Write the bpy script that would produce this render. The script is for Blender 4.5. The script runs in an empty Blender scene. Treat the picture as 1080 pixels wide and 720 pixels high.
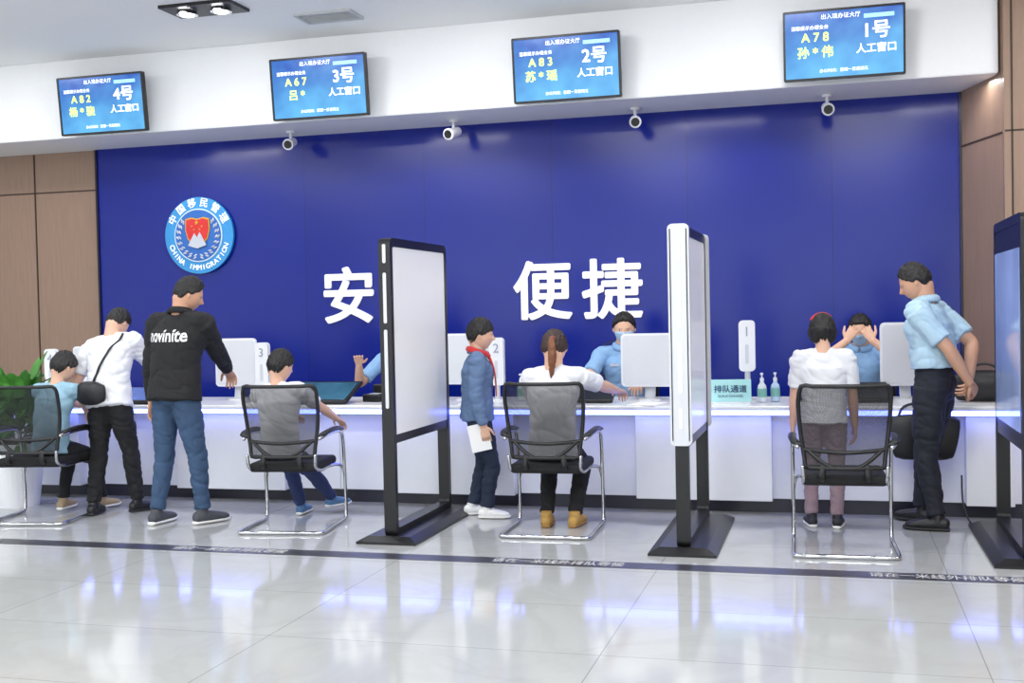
import bpy,bmesh,math,random
from mathutils import Vector,Matrix,noise
from mathutils.bvhtree import BVHTree
random.seed(7)
V=Vector
scn=bpy.context.scene
try: scn.view_settings.view_transform='Standard'
except Exception: pass
tmps=bpy.data.scenes.new('tmp_build')
def bake(o):
    tmps.collection.objects.link(o)
    with bpy.context.temp_override(scene=tmps,view_layer=tmps.view_layers[0]):
        dg=bpy.context.evaluated_depsgraph_get(); dg.update(); me=bpy.data.meshes.new_from_object(o.evaluated_get(dg))
    d=o.data; bpy.data.objects.remove(o)
    return me
pi=math.pi
def lin(c):
    c=c/255.0
    return c/12.92 if c<=.04045 else ((c+.055)/1.055)**2.4
MATS={}
def mat(name,rgb,rough=.5,metal=0,emit=0,var=.06,scale=20,bump=0,bscale=60,coat=0,alpha=1,spec=.5,sheen=0,stretch=(1,1,1)):
    if name in MATS: return MATS[name]
    m=bpy.data.materials.new(name); m.use_nodes=True; nt=m.node_tree; N=nt.nodes; L=nt.links
    b=N['Principled BSDF']; c=[lin(v) for v in rgb]
    tc=N.new('ShaderNodeTexCoord'); mp=N.new('ShaderNodeMapping'); mp.inputs['Scale'].default_value=stretch
    L.new(tc.outputs['Object'],mp.inputs[0])
    nz=N.new('ShaderNodeTexNoise'); nz.inputs['Scale'].default_value=scale; nz.inputs['Detail'].default_value=4
    L.new(mp.outputs[0],nz.inputs['Vector'])
    mx=N.new('ShaderNodeMix'); mx.data_type='RGBA'
    mx.inputs[6].default_value=[*(min(1,v*(1-var*2)) for v in c),1]
    mx.inputs[7].default_value=[*(min(1,v*(1+var*2)) for v in c),1]
    L.new(nz.outputs[0],mx.inputs[0]); L.new(mx.outputs[2],b.inputs['Base Color'])
    b.inputs['Roughness'].default_value=rough; b.inputs['Metallic'].default_value=metal
    b.inputs['Specular IOR Level'].default_value=spec
    if coat: b.inputs['Coat Weight'].default_value=coat
    if sheen: b.inputs['Sheen Weight'].default_value=sheen
    if emit:
        L.new(mx.outputs[2],b.inputs['Emission Color']); b.inputs['Emission Strength'].default_value=emit
    if alpha<1: b.inputs['Alpha'].default_value=alpha
    if bump:
        n2=N.new('ShaderNodeTexNoise'); n2.inputs['Scale'].default_value=bscale; n2.inputs['Detail'].default_value=3
        L.new(mp.outputs[0],n2.inputs['Vector'])
        bp=N.new('ShaderNodeBump'); bp.inputs['Strength'].default_value=bump; bp.inputs['Distance'].default_value=.01
        L.new(n2.outputs[0],bp.inputs['Height']); L.new(bp.outputs[0],b.inputs['Normal'])
    MATS[name]=m; return m
# ---------------- object helpers
def empty(name,loc=(0,0,0),rot=(0,0,0)):
    o=bpy.data.objects.new(name,None); o.empty_display_size=.1; o.location=loc; o.rotation_euler=rot
    scn.collection.objects.link(o); return o
def obj(name,me,m=None,parent=None,smooth=False):
    if isinstance(me,bmesh.types.BMesh):
        bm=me; bmesh.ops.recalc_face_normals(bm,faces=bm.faces[:]); me=bpy.data.meshes.new(name); bm.to_mesh(me); bm.free()
    if smooth:
        for p in me.polygons: p.use_smooth=True
    o=bpy.data.objects.new(name,me); scn.collection.objects.link(o)
    if m:
        ms=m if isinstance(m,(list,tuple)) else [m]
        me.materials.clear()
        for k in ms: me.materials.append(k)
    if parent: o.parent=parent
    return o
def box(bm,c,s,R=None):
    M=Matrix.Translation(c)@((R or Matrix()).to_4x4())@Matrix.Diagonal((*s,1))
    bmesh.ops.create_cube(bm,size=1,matrix=M)
def rbox(name,c,s,m,parent=None,bev=.01,seg=3,R=None):
    bm=bmesh.new(); box(bm,c,s,R)
    if bev: bmesh.ops.bevel(bm,geom=bm.edges[:],offset=bev,segments=seg,affect='EDGES',profile=.5)
    return obj(name,bm,m,parent)
def cyl(bm,p0,p1,r0,r1=None,seg=24):
    p0=V(p0);p1=V(p1); r1=r0 if r1 is None else r1; d=p1-p0
    q=d.to_track_quat('Z','Y').to_matrix().to_4x4()
    bmesh.ops.create_cone(bm,cap_ends=True,segments=seg,radius1=r0,radius2=r1,depth=d.length,matrix=Matrix.Translation((p0+p1)/2)@q)
def ell(bm,c,r,R=None,u=20,v=14):
    bmesh.ops.create_uvsphere(bm,u_segments=u,v_segments=v,radius=1,matrix=Matrix.Translation(c)@((R or Matrix()).to_4x4())@Matrix.Diagonal((*r,1)))
def cr(a,b,c,d,t):
    return .5*((2*b)+(c-a)*t+(2*a-5*b+4*c-d)*t*t+(3*b-a-3*c+d)*t*t*t)
def loft(bm,pts,rad,side=None,n=14,sub=4,cap=.7,smoothp=True):
    pts=[V(p) for p in pts]; rad=[V((r,r)) if isinstance(r,(int,float)) else V(r) for r in rad]
    P=[];R=[];k=len(pts)
    for i in range(k-1):
        a=pts[max(i-1,0)];b=pts[i];c=pts[i+1];d=pts[min(i+2,k-1)]
        ra=rad[max(i-1,0)];rb=rad[i];rc=rad[i+1];rd=rad[min(i+2,k-1)]
        for j in range(sub):
            t=j/sub
            if smoothp: P.append(cr(a,b,c,d,t)); 
            else: P.append(b.lerp(c,t))
            R.append(cr(ra,rb,rc,rd,t))
    P.append(pts[-1]);R.append(rad[-1])
    T=[]
    for i in range(len(P)):
        T.append((P[min(i+1,len(P)-1)]-P[max(i-1,0)]).normalized())
    s=V(side) if side is not None else (V((1,0,0)) if abs(T[0].x)<.8 else V((0,1,0)))
    ss=V(side) if side is not None else None
    rings=[];fr=[]
    for i in range(len(P)):
        ref=ss if ss is not None else s
        q=ref-T[i]*ref.dot(T[i])
        if q.length<1e-4: q=s-T[i]*s.dot(T[i])
        s=q.normalized(); fr.append((P[i],s,T[i].cross(s),R[i],T[i]))
    full=[]
    if cap:
        p,a,b,r,t=fr[0]; m=min(r)*cap
        for ang in (75,50,25): 
            an=math.radians(ang); full.append((p-t*m*math.sin(an),a,b,r*math.cos(an),t))
    full+=fr
    if cap:
        p,a,b,r,t=fr[-1]; m=min(r)*cap
        for ang in (25,50,75):
            an=math.radians(ang); full.append((p+t*m*math.sin(an),a,b,r*math.cos(an),t))
    for p,a,b,r,t in full:
        rings.append([bm.verts.new(p+a*(r.x*math.cos(2*pi*i/n))+b*(r.y*math.sin(2*pi*i/n))) for i in range(n)])
    for x,y in zip(rings,rings[1:]):
        for i in range(n): bm.faces.new((x[i],x[(i+1)%n],y[(i+1)%n],y[i]))
    bm.faces.new(rings[0][::-1]); bm.faces.new(rings[-1])
def blob(name,bm,vox,m,parent,sm=4,wr=0,wf=9):
    bmesh.ops.recalc_face_normals(bm,faces=bm.faces[:])
    me=bpy.data.meshes.new('tmp'); bm.to_mesh(me); bm.free()
    o=bpy.data.objects.new('tmp',me)
    r=o.modifiers.new('r','REMESH'); r.mode='VOXEL'; r.voxel_size=vox; r.use_smooth_shade=True
    if sm:
        s=o.modifiers.new('s','SMOOTH'); s.factor=.5; s.iterations=sm
    me2=bake(o)
    if wr:
        off=V((random.random()*9,random.random()*9,random.random()*9))
        nn=[v.normal.copy() for v in me2.vertices]
        co=[v.co.copy() for v in me2.vertices]; out=[]
        for p,n in zip(co,nn):
            q=V((p.x*wf,p.y*wf,p.z*wf*1.7+p.x*5))+off
            k=noise.noise(q); k2=(1-abs(noise.noise(q*.8+V((5,5,5)))))**7; k3=(1-abs(noise.noise(V((p.x*wf*.7+p.z*6,p.y*wf*.7-p.z*5,p.z*wf))+off)))**7
            q=p+n*wr*(k*.45-k2*1.0-k3*.9+.25); out+=[q.x,q.y,q.z]
        me2.vertices.foreach_set('co',out); me2.update()
    return obj(name,me2,m,parent,smooth=True)
def rr(w,h,r,n=6):
    o=[]
    for cx,cy,a0 in ((w/2-r,h/2-r,0),(-w/2+r,h/2-r,90),(-w/2+r,-h/2+r,180),(w/2-r,-h/2+r,270)):
        for i in range(n+1):
            a=math.radians(a0+90*i/n); o.append((cx+r*math.cos(a),cy+r*math.sin(a)))
    return o
XZ=lambda u,v,w:(u,w,v)
YZ=lambda u,v,w:(w,u,v)
XY=lambda u,v,w:(u,v,w)
def slab(bm,pts,t,M,c=(0,0,0)):
    c=V(c)
    a=[bm.verts.new(c+V(M(u,v,-t/2))) for u,v in pts]; b=[bm.verts.new(c+V(M(u,v,t/2))) for u,v in pts]
    bm.faces.new(a);bm.faces.new(b[::-1]); n=len(a)
    for i in range(n): bm.faces.new((a[i],b[i],b[(i+1)%n],a[(i+1)%n]))
def ringslab(bm,po,pin,t,M,c=(0,0,0)):
    c=V(c); n=len(po); Q=[]
    for pts in (po,pin):
        for w in (-t/2,t/2): Q.append([bm.verts.new(c+V(M(u,v,w))) for u,v in pts])
    oa,ob,ia,ib=Q
    for i in range(n):
        j=(i+1)%n
        bm.faces.new((oa[i],oa[j],ob[j],ob[i])); bm.faces.new((ia[i],ib[i],ib[j],ia[j]))
        bm.faces.new((oa[i],ia[i],ia[j],oa[j])); bm.faces.new((ob[i],ob[j],ib[j],ib[i]))
def textmesh(body,size,ext=.002,bold=0,sx=1,sy=1):
    c=bpy.data.curves.new('t','FONT'); c.body=body; c.size=size; c.extrude=ext; c.align_x='CENTER'; c.align_y='CENTER'
    me=bake(bpy.data.objects.new('tmp',c)); me.transform(Matrix.Diagonal((sx,sy,1,1)))
    if bold:
        bm=bmesh.new(); k=8 if bold>.006 else 4
        for i in range(k):
            a=2*pi*(i+.5)/k; m2=me.copy(); m2.transform(Matrix.Translation((bold*math.cos(a),bold*math.sin(a),ext*.04*i))); bm.from_mesh(m2); bpy.data.meshes.remove(m2)
        bm.from_mesh(me); me=bpy.data.meshes.new('t'); bm.to_mesh(me); bm.free()
    return me
def text(name,body,size,loc,m,parent=None,rot=(pi/2,0,0),ext=.002,bold=0,sx=1,sy=1):
    o=obj(name,textmesh(body,size,ext,bold,sx,sy),m,parent); o.location=loc; o.rotation_euler=rot; return o

# ---------------- materials
white=mat('white_gloss_laminate',(236,238,242),.22,var=.01)
whitep=mat('white_plastic',(234,236,240),.35,var=.01)
bulk=mat('white_painted_bulkhead',(240,242,244),.55,var=.01)
ceilm=mat('ceiling_paint',(246,248,249),.7,var=.01)
wood=mat('walnut_wall_panel',(152,126,108),.4,var=.08,scale=6,stretch=(6,6,.5))
seam=mat('panel_seam',(60,45,38),.6)
black=mat('black_powder_metal',(14,14,17),.35,var=.02)
blackp=mat('black_plastic',(18,18,20),.4,var=.02)
chrome=mat('chrome_tube',(200,202,205),.12,metal=1,var=.01)
grey=mat('light_grey_plastic',(205,208,214),.3,var=.02)
ledm=mat('blue_led_strip',(96,112,255),.4,emit=13,var=.01)
plinth=mat('dark_plinth',(30,30,46),.3,var=.02)
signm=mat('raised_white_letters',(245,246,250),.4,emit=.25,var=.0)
lens=mat('camera_lens_black',(8,8,10),.08)
def meshfab():
    m=bpy.data.materials.new('black_mesh_fabric'); m.use_nodes=True; nt=m.node_tree;N=nt.nodes;L=nt.links
    b=N['Principled BSDF']; b.inputs['Base Color'].default_value=(.012,.012,.014,1); b.inputs['Roughness'].default_value=.7
    tc=N.new('ShaderNodeTexCoord'); w=N.new('ShaderNodeTexChecker'); w.inputs['Scale'].default_value=260
    L.new(tc.outputs['Object'],w.inputs['Vector'])
    mr=N.new('ShaderNodeMapRange'); mr.inputs[3].default_value=.52; mr.inputs[4].default_value=.88
    L.new(w.outputs['Fac'],mr.inputs[0]); L.new(mr.outputs[0],b.inputs['Alpha']); return m
meshm=meshfab()
def floor_mat():
    m=bpy.data.materials.new('polished_marble_tile'); m.use_nodes=True; nt=m.node_tree;N=nt.nodes;L=nt.links
    b=N['Principled BSDF']; tc=N.new('ShaderNodeTexCoord'); mp=N.new('ShaderNodeMapping'); mp.inputs['Location'].default_value=(.964,-.05,0)
    L.new(tc.outputs['Object'],mp.inputs[0])
    br=N.new('ShaderNodeTexBrick'); br.offset=0; br.squash=1
    for k,v in (('Scale',1),('Mortar Size',.0025),('Mortar Smooth',.1),('Brick Width',1.53),('Row Height',.78)): br.inputs[k].default_value=v
    br.inputs['Color1'].default_value=(.435,.445,.44,1); br.inputs['Color2'].default_value=(.415,.425,.42,1); br.inputs['Mortar'].default_value=(.25,.25,.25,1)
    L.new(mp.outputs[0],br.inputs['Vector'])
    nz=N.new('ShaderNodeTexNoise'); nz.inputs['Scale'].default_value=1.3; nz.inputs['Detail'].default_value=8; nz.inputs['Distortion'].default_value=1.6
    L.new(tc.outputs['Object'],nz.inputs['Vector'])
    rp=N.new('ShaderNodeValToRGB'); rp.color_ramp.elements[0].position=.42; rp.color_ramp.elements[0].color=(1,1,1,1); rp.color_ramp.elements[1].position=.5; rp.color_ramp.elements[1].color=(.95,.945,.94,1)
    e=rp.color_ramp.elements.new(.58); e.color=(1,1,1,1)
    L.new(nz.outputs[0],rp.inputs[0])
    mx=N.new('ShaderNodeMix'); mx.data_type='RGBA'; mx.blend_type='MULTIPLY'; mx.inputs[0].default_value=1
    L.new(br.outputs['Color'],mx.inputs[6]); L.new(rp.outputs[0],mx.inputs[7]); L.new(mx.outputs[2],b.inputs['Base Color'])
    b.inputs['Roughness'].default_value=.085; b.inputs['Specular IOR Level'].default_value=.85
    return m
def blue_mat():
    m=bpy.data.materials.new('blue_gloss_panel'); m.use_nodes=True; nt=m.node_tree;N=nt.nodes;L=nt.links
    b=N['Principled BSDF']; tc=N.new('ShaderNodeTexCoord'); sp=N.new('ShaderNodeSeparateXYZ'); cb=N.new('ShaderNodeCombineXYZ')
    L.new(tc.outputs['Object'],sp.inputs[0]); L.new(sp.outputs[0],cb.inputs[0]); L.new(sp.outputs[2],cb.inputs[1])
    br=N.new('ShaderNodeTexBrick'); br.offset=0
    for k,v in (('Scale',1),('Mortar Size',.0025),('Mortar Smooth',.1),('Brick Width',1.22),('Row Height',4)): br.inputs[k].default_value=v
    br.inputs['Color1'].default_value=(lin(13),lin(34),lin(138),1); br.inputs['Color2'].default_value=(lin(12),lin(32),lin(134),1); br.inputs['Mortar'].default_value=(lin(8),lin(20),lin(96),1)
    L.new(cb.outputs[0],br.inputs['Vector']); L.new(br.outputs['Color'],b.inputs['Base Color'])
    b.inputs['Roughness'].default_value=.2; b.inputs['Specular IOR Level'].default_value=.4
    nz=N.new('ShaderNodeTexNoise'); nz.inputs['Scale'].default_value=1.2; bp=N.new('ShaderNodeBump'); bp.inputs['Strength'].default_value=.15; bp.inputs['Distance'].default_value=.02
    L.new(tc.outputs['Object'],nz.inputs['Vector']); L.new(nz.outputs[0],bp.inputs['Height']); L.new(bp.outputs[0],b.inputs['Normal'])
    return m
# ---------------- room
def quadbox(name,x0,x1,y0,y1,z0,z1,m):
    bm=bmesh.new(); box(bm,((x0+x1)/2,(y0+y1)/2,(z0+z1)/2),(x1-x0,y1-y0,z1-z0)); return obj(name,bm,m)
quadbox('floor',-11,5,-4,10.4,-.1,0,floor_mat())
quadbox('ceiling',-11,5,-4,10.4,3.9,4.0,ceilm)
quadbox('wall_back',-11,5,10.25,10.4,0,3.9,wood)
quadbox('wall_left',-11.1,-11,-4,10.4,0,3.9,bulk)
quadbox('wall_right',5,5.1,-4,10.4,0,3.9,wood)
quadbox('feature_wall_blue',-7.16,1.02,10.2,10.25,.0,3.2,blue_mat())
quadbox('wall_front',-11,5,-4.1,-4,3.2,3.9,bulk)
for i,x in enumerate((-11,-7.8,-4.6,-1.4,1.8,4.8)): quadbox('trim_%d'%(i+1),x,x+.2,-4.12,-3.98,0,3.2,grey)
bm=bmesh.new(); box(bm,((-11+1.22)/2,(9.45+10.25)/2,(3.17+3.9)/2),(12.22,.8,.73)); bmesh.ops.bevel(bm,geom=bm.edges[:],offset=.006,segments=2,affect='EDGES'); obj('ceiling_bulkhead',bm,bulk)
bm=bmesh.new()
f=[(1.02,10.25),(1.02,10.2),(1.245,9.45),(1.245,9.36),(5,9.36),(5,10.25)]
a=[bm.verts.new((x,y,0)) for x,y in f]; b=[bm.verts.new((x,y,3.9)) for x,y in f]
bm.faces.new(a); bm.faces.new(b)
for i in range(6): bm.faces.new((a[i],a[(i+1)%6],b[(i+1)%6],b[i]))
obj('wall_return_right',bm,wood)
bm=bmesh.new()
box(bm,(-7.94,10.247,1.58),(.012,.012,3.17)); box(bm,(-9.1,10.247,2.77),(3.8,.012,.012)); box(bm,(-9.9,10.247,1.58),(.012,.012,3.17))
dd=V((.225,-.75,0)); R=Matrix.Rotation(math.atan2(dd.y,dd.x),3,'Z')
box(bm,(1.13,9.825,2.72),(.78,.012,.012),R)
box(bm,(3.1,9.36,2.72),(3.7,.012,.012)); box(bm,(1.30,9.36,1.95),(.012,.012,3.9)); box(bm,(2.5,9.36,1.95),(.012,.012,3.9))
obj('trim_panel_seams',bm,seam)
bm=bmesh.new(); box(bm,(-7.165,10.22,1.58),(.02,.08,3.17)); box(bm,(1.02,10.19,1.58),(.02,.05,3.17)); obj('trim_feature_edges',bm,mat('dark_metal_trim',(50,48,60),.3,metal=.6))
stripm=mat('dark_floor_marking_tape',(52,52,56),.3,var=.03)
q=empty('queue_line_floor_decal',(-1,6.43,0)); bm=bmesh.new(); box(bm,(0,0,.001),(20*.6,.15,.002)); obj('tape',bm,stripm,q)
for i in range(6):
    text('tape_text_%d'%i,'请在一米线外排队等候',.078,(-6.85+2.1*i+.0,0,.0028),mat('tape_letters',(190,190,190),.5),q,rot=(0,0,0),ext=.0003,bold=.0015,sy=1.35)
s=empty('wall_lettering_sign',(0,10.185,1.59))
for ch,x in (('安',-4.44),('全',-3.80),('便',-2.54),('捷',-1.90)):
    text('letter_'+ch,ch,.56,(x,0,0),signm,s,ext=.010,bold=.012)
em=empty('round_wall_emblem',(-6.0,10.17,2.26))
def disc(name,r,y,t,m,n=64):
    bm=bmesh.new(); cyl(bm,(0,y+t/2,0),(0,y-t/2,0),r,r,n); return obj(name,bm,m,em)
disc('outer_rim',.375,.0,.03,mat('emblem_sky_blue',(50,150,215),.35)); disc('inner_disc',.262,-.012,.03,mat('emblem_pale_ring',(215,235,248),.35)); disc('centre_disc',.25,-.016,.03,mat('emblem_mid_blue',(40,105,190),.35))
def ringtext(body,r,a0,a1,size,flip):
    n=len(body)
    for i,chh in enumerate(body):
        if chh==' ': continue
        a=math.radians(a0+(a1-a0)*i/(n-1)); x=r*math.cos(a);z=r*math.sin(a)
        ry=-(a-pi/2) if not flip else -(a+pi/2)
        o=text('ring_char',chh,size,(x,-.018,z),signm,em,ext=.003,bold=.0015)
        o.rotation_euler=(Matrix.Rotation(ry,3,'Y')@Matrix.Rotation(pi/2,3,'X')).to_euler()
ringtext('中国移民管理',.318,150,30,.095,False); ringtext('CHINA IMMIGRATION',.318,200,340,.07,True)
gold=mat('emblem_gold',(225,170,60),.3,metal=.5); redm=mat('emblem_red',(215,35,40),.35); silver=mat('emblem_silver',(200,205,215),.3,metal=.6)
def shield(name,k,y,m):
    pts=[(-.5,.5),(-.25,.56),(0,.5),(.25,.56),(.5,.5),(.52,.1),(.42,-.25),(.2,-.5),(0,-.62),(-.2,-.5),(-.42,-.25),(-.52,.1)]
    bm=bmesh.new(); slab(bm,[(u*k,v*k+.03) for u,v in pts],.012,XZ,(0,y,0)); obj(name,bm,m,em)
shield('shield_border',.26,-.036,gold); shield('shield_field',.235,-.042,redm)
bm=bmesh.new()
for (x,z,r) in ((0,.12,.026),(-.055,.085,.012),(-.03,.055,.012),(.03,.055,.012),(.055,.085,.012)): 
    pts=[(r*(1 if k%2==0 else .42)*math.sin(k*pi/5),r*(1 if k%2==0 else .42)*math.cos(k*pi/5)) for k in range(10)]; slab(bm,pts,.008,XZ,(x,-.05,z))
obj('stars',bm,gold,em)
bm=bmesh.new(); slab(bm,[(-.10,-.10),(-.03,.02),(0,-.02),(.03,.03),(.10,-.10),(0,-.13)],.01,XZ,(0,-.048,0)); obj('great_wall_motif',bm,silver,em)
bm=bmesh.new()
for sgn in (-1,1):
    for i in range(9):
        a=math.radians(-80+i*15); 
        for k in (.20,.225): ell(bm,(sgn*k*math.cos(a),-.036,k*math.sin(a)),(.022,.006,.009),Matrix.Rotation(-(a+.9)*sgn if sgn>0 else (a+.9),3,'Y'),8,6)
obj('laurel_wreath',bm,silver,em)
def spot_panel(x,y,n=2):
    e=empty('recessed_grille_downlight',(x,y,3.9)); rbox('housing',(0,0,-.01),(.62,.34,.03),blackp,e,.006)
    bm=bmesh.new()
    for i in range(n): cyl(bm,(-.15+.3*i,0,-.02),(-.15+.3*i,0,-.05),.075,.085,24)
    obj('lamp_cans',bm,chrome,e)
    bm=bmesh.new()
    for i in range(n): cyl(bm,(-.15+.3*i,0,-.045),(-.15+.3*i,0,-.055),.055,.055,24)
    obj('lamp_lenses',bm,mat('lamp_glow',(255,250,240),.3,emit=6),e)
for x,y in ((-4.76,8.23),(-7.6,8.23),(-4.76,5.5),(-1.5,5.5),(-7.6,5.5)): spot_panel(x,y)
e=empty('ceiling_air_vent',(-3.95,8.8,3.89)); bm=bmesh.new(); ringslab(bm,rr(.5,.3,.01),rr(.44,.24,.01),.02,XY)
for i in range(7): box(bm,(0,-.105+.035*i,0),(.44,.022,.006),Matrix.Rotation(.5,3,'X'))
obj('grille',bm,mat('vent_grey',(190,193,196),.5),e)
def tvscreen():
    m=bpy.data.materials.new('lcd_blue_gradient'); m.use_nodes=True; nt=m.node_tree;N=nt.nodes;L=nt.links
    b=N['Principled BSDF']; tc=N.new('ShaderNodeTexCoord'); sp=N.new('ShaderNodeSeparateXYZ'); L.new(tc.outputs['Object'],sp.inputs[0])
    nz=N.new('ShaderNodeTexNoise'); nz.inputs['Scale'].default_value=4; L.new(tc.outputs['Object'],nz.inputs['Vector'])
    ad=N.new('ShaderNodeMath'); ad.operation='MULTIPLY_ADD'; ad.inputs[1].default_value=-1.3; ad.inputs[2].default_value=.1
    L.new(sp.outputs[2],ad.inputs[0]); a2=N.new('ShaderNodeMath'); a2.operation='ADD'; L.new(ad.outputs[0],a2.inputs[0]); L.new(nz.outputs[0],a2.inputs[1])
    rp=N.new('ShaderNodeValToRGB'); rp.color_ramp.elements[0].position=.25; rp.color_ramp.elements[0].color=(lin(14),lin(88),lin(190),1); rp.color_ramp.elements[1].position=.95; rp.color_ramp.elements[1].color=(lin(95),lin(190),lin(245),1)
    L.new(a2.outputs[0],rp.inputs[0]); L.new(rp.outputs[0],b.inputs['Emission Color']); b.inputs['Emission Strength'].default_value=1.0
    b.inputs['Base Color'].default_value=(.01,.02,.05,1); b.inputs['Roughness'].default_value=.2; return m
lcd=tvscreen(); tw=mat('lcd_white_text',(250,252,255),.5,emit=1.1,var=0); ty=mat('lcd_yellow_text',(215,245,120),.5,emit=1,var=0)
for x,z,a,b_,c in ((-6.45,3.43,'A 8 2','杨 * 骁','4号'),(-4.28,3.43,'A 6 7','吕 *','3号'),(-2.08,3.43,'A 8 3','苏 * 瑶','2号'),(.10,3.45,'A 7 8','孙 * 伟','1号')):
    t=empty('wall_mounted_tv_screen',(x,9.30,z),(math.radians(6),0,0))
    bm=bmesh.new(); ringslab(bm,rr(.90,.53,.012),rr(.868,.495,.006),.05,XZ); obj('bezel',bm,blackp,t)
    rbox('back_housing',(0,.03,0),(.84,.05,.47),blackp,t,.01); rbox('mount_bracket',(0,.09,0),(.2,.14,.2),blackp,t,.005)
    bm=bmesh.new(); slab(bm,rr(.87,.497,.005),.01,XZ,(0,-.012,0)); obj('lcd_panel',bm,lcd,t)
    y=-.020
    text('header','出入境办证大厅',.042,(-.02,y,.205),tw,t,ext=.001); text('sub','温馨提示办理业务',.035,(-.25,y,.13),tw,t,ext=.001)
    text('ticket',a,.092,(-.21,y,.055),ty,t,ext=.001,bold=.0022); text('name',b_,.092,(-.21,y,-.06),ty,t,ext=.001,bold=.0022)
    text('window_no',c,.14,(.24,y,.075),tw,t,ext=.001,bold=.003); text('window_word','人工窗口',.075,(.24,y,-.055),tw,t,ext=.001,bold=.0015)
    text('footer','办公时间：星期一至星期五',.03,(0,y,-.2),tw,t,ext=.001)
    bm=bmesh.new(); box(bm,(.26,-.018,.19),(.22,.004,.03)); obj('header_icons',bm,mat('lcd_cyan',(150,210,245),.5,emit=.9),t)
for x in (-4.86,-3.26,-1.62,-.03):
    t=empty('security_camera',(x,9.9,3.17),(0,0,math.radians(random.choice((-12,10,5)))))
    bm=bmesh.new(); cyl(bm,(0,0,0),(0,0,-.02),.04,.04); cyl(bm,(0,0,-.02),(0,0,-.08),.014); obj('ceiling_mount',bm,whitep,t)
    bm=bmesh.new(); cyl(bm,(0,.07,-.09),(0,-.09,-.135),.042,.046); cyl(bm,(0,-.085,-.133),(0,-.10,-.137),.052,.05); obj('bullet_body',bm,whitep,t)
    bm=bmesh.new(); cyl(bm,(0,-.09,-.135),(0,-.108,-.139),.038,.036); obj('lens_glass',bm,lens,t)
# ---------------- counter
ct=empty('service_counter',(0,0,0))
X0,X1=-8.6,2.6
rbox('front_panel',((X0+X1)/2,8.55,.41),(X1-X0,.6,.62),white,ct,.004)
rbox('plinth',((X0+X1)/2,8.56,.05),(X1-X0,.56,.1),plinth,ct,0)
rbox('worktop',((X0+X1)/2,8.53,.745),(X1-X0,.86,.035),white,ct,.012)
rbox('staff_desk',((X0+X1)/2,8.93,.70),(X1-X0,.3,.03),white,ct,.005)
bm=bmesh.new(); box(bm,((X0+X1)/2,8.112,.713),(X1-X0,.02,.03)); obj('under_edge_led',bm,ledm,ct)
rbox('led_channel',((X0+X1)/2,8.20,.713),(X1-X0,.15,.03),grey,ct,0)
for i,x in enumerate((-8.3,-6.45,-4.6,-2.75,-.9,.98)):
    rbox('pier_%d'%i,(x,8.23,.395),(.95 if i<5 else .3,.16,.60),white,ct,.006)
bm=bmesh.new()
for x in (-7.5,-5.5,-3.7,-1.8,.05): box(bm,(x,8.249,.4),(.006,.01,.6))
obj('panel_joints',bm,grey,ct)
TOP=.7625
def monitor(x,y,yaw,w=.42,h=.36,lift=.05):
    t=empty('desktop_monitor',(x,y,TOP),(0,0,math.radians(yaw)))
    bm=bmesh.new(); slab(bm,rr(w,h,.035),.03,XZ,(0,0,lift+h/2)); bmesh.ops.bevel(bm,geom=[e for e in bm.edges if e.calc_length()>.02],offset=.004,segments=2,affect='EDGES'); obj('rear_shell',bm,whitep,t)
    bm=bmesh.new(); slab(bm,rr(w*.96,h*.93,.02),.01,XZ,(0,.017,lift+h/2)); obj('display_face',bm,lens,t)
    bm=bmesh.new(); slab(bm,rr(w*.93,h*.92,.03),.004,XZ,(0,-.017,lift+h/2)); obj('rear_cover',bm,mat('pearl_cover',(216,219,224),.3,var=.01),t)
    bm=bmesh.new(); loft(bm,[(0,.03,.006),(0,.05,.1),(0,.02,lift+h*.5)],[(.04,.01)]*3,side=(1,0,0)); cyl(bm,(0,.03,0),(0,.03,.012),.09,.085); obj('stand',bm,grey,t,smooth=False)
monitor(-4.80,8.66,6,w=.36,h=.40,lift=.11); monitor(-2.80,8.66,-2,w=.44,h=.4,lift=.12); monitor(-1.34,8.62,0,w=.42,h=.40,lift=.10); monitor(.49,8.64,10,w=.36,h=.45,lift=.10); monitor(-6.2,8.68,-10,lift=.1)
def terminal(x,y,n,lift=0):
    t=empty('number_display_terminal',(x,y,TOP))
    bm=bmesh.new(); slab(bm,rr(.115,.37,.03),.05,XZ,(0,0,lift+.2)); obj('housing',bm,whitep,t)
    bm=bmesh.new(); cyl(bm,(0,0,0),(0,0,.012),.06,.055); cyl(bm,(0,0,.01),(0,0,lift+.05),.02); obj('pedestal',bm,grey,t)
    bm=bmesh.new(); slab(bm,rr(.025,.14,.012),.004,XZ,(0.0,-.027,lift+.14)); obj('side_slot',bm,grey,t)
    text('numeral',n,.10,(0,-.028,lift+.30),mat('grey_number',(150,155,165),.4),t,ext=.001)
terminal(-6.55,8.6,'4',.06); terminal(-4.50,8.55,'3',.09); terminal(-2.52,8.6,'2',.10); terminal(-.61,8.55,'1',.20)
def tablet(x,y,yaw,w=.5,d=.3,tilt=22,scr=(60,130,150)):
    t=empty('signature_tablet',(x,y,TOP),(0,0,math.radians(yaw)))
    R=Matrix.Rotation(math.radians(tilt),3,'X'); h=math.sin(math.radians(tilt))*d/2+.015
    rbox('body',(0,0,h),(w,d,.025),blackp,t,.006,R=R); rbox('screen',(0,-.004,h+.012),(w*.9,d*.84,.004),mat('tablet_screen%d'%scr[0],scr,.15,emit=.35,var=.3,scale=6),t,.001,R=R)
    rbox('foot_wedge',(0,d*.22,h*.5),(w*.5,.06,h),blackp,t,.003)
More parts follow.
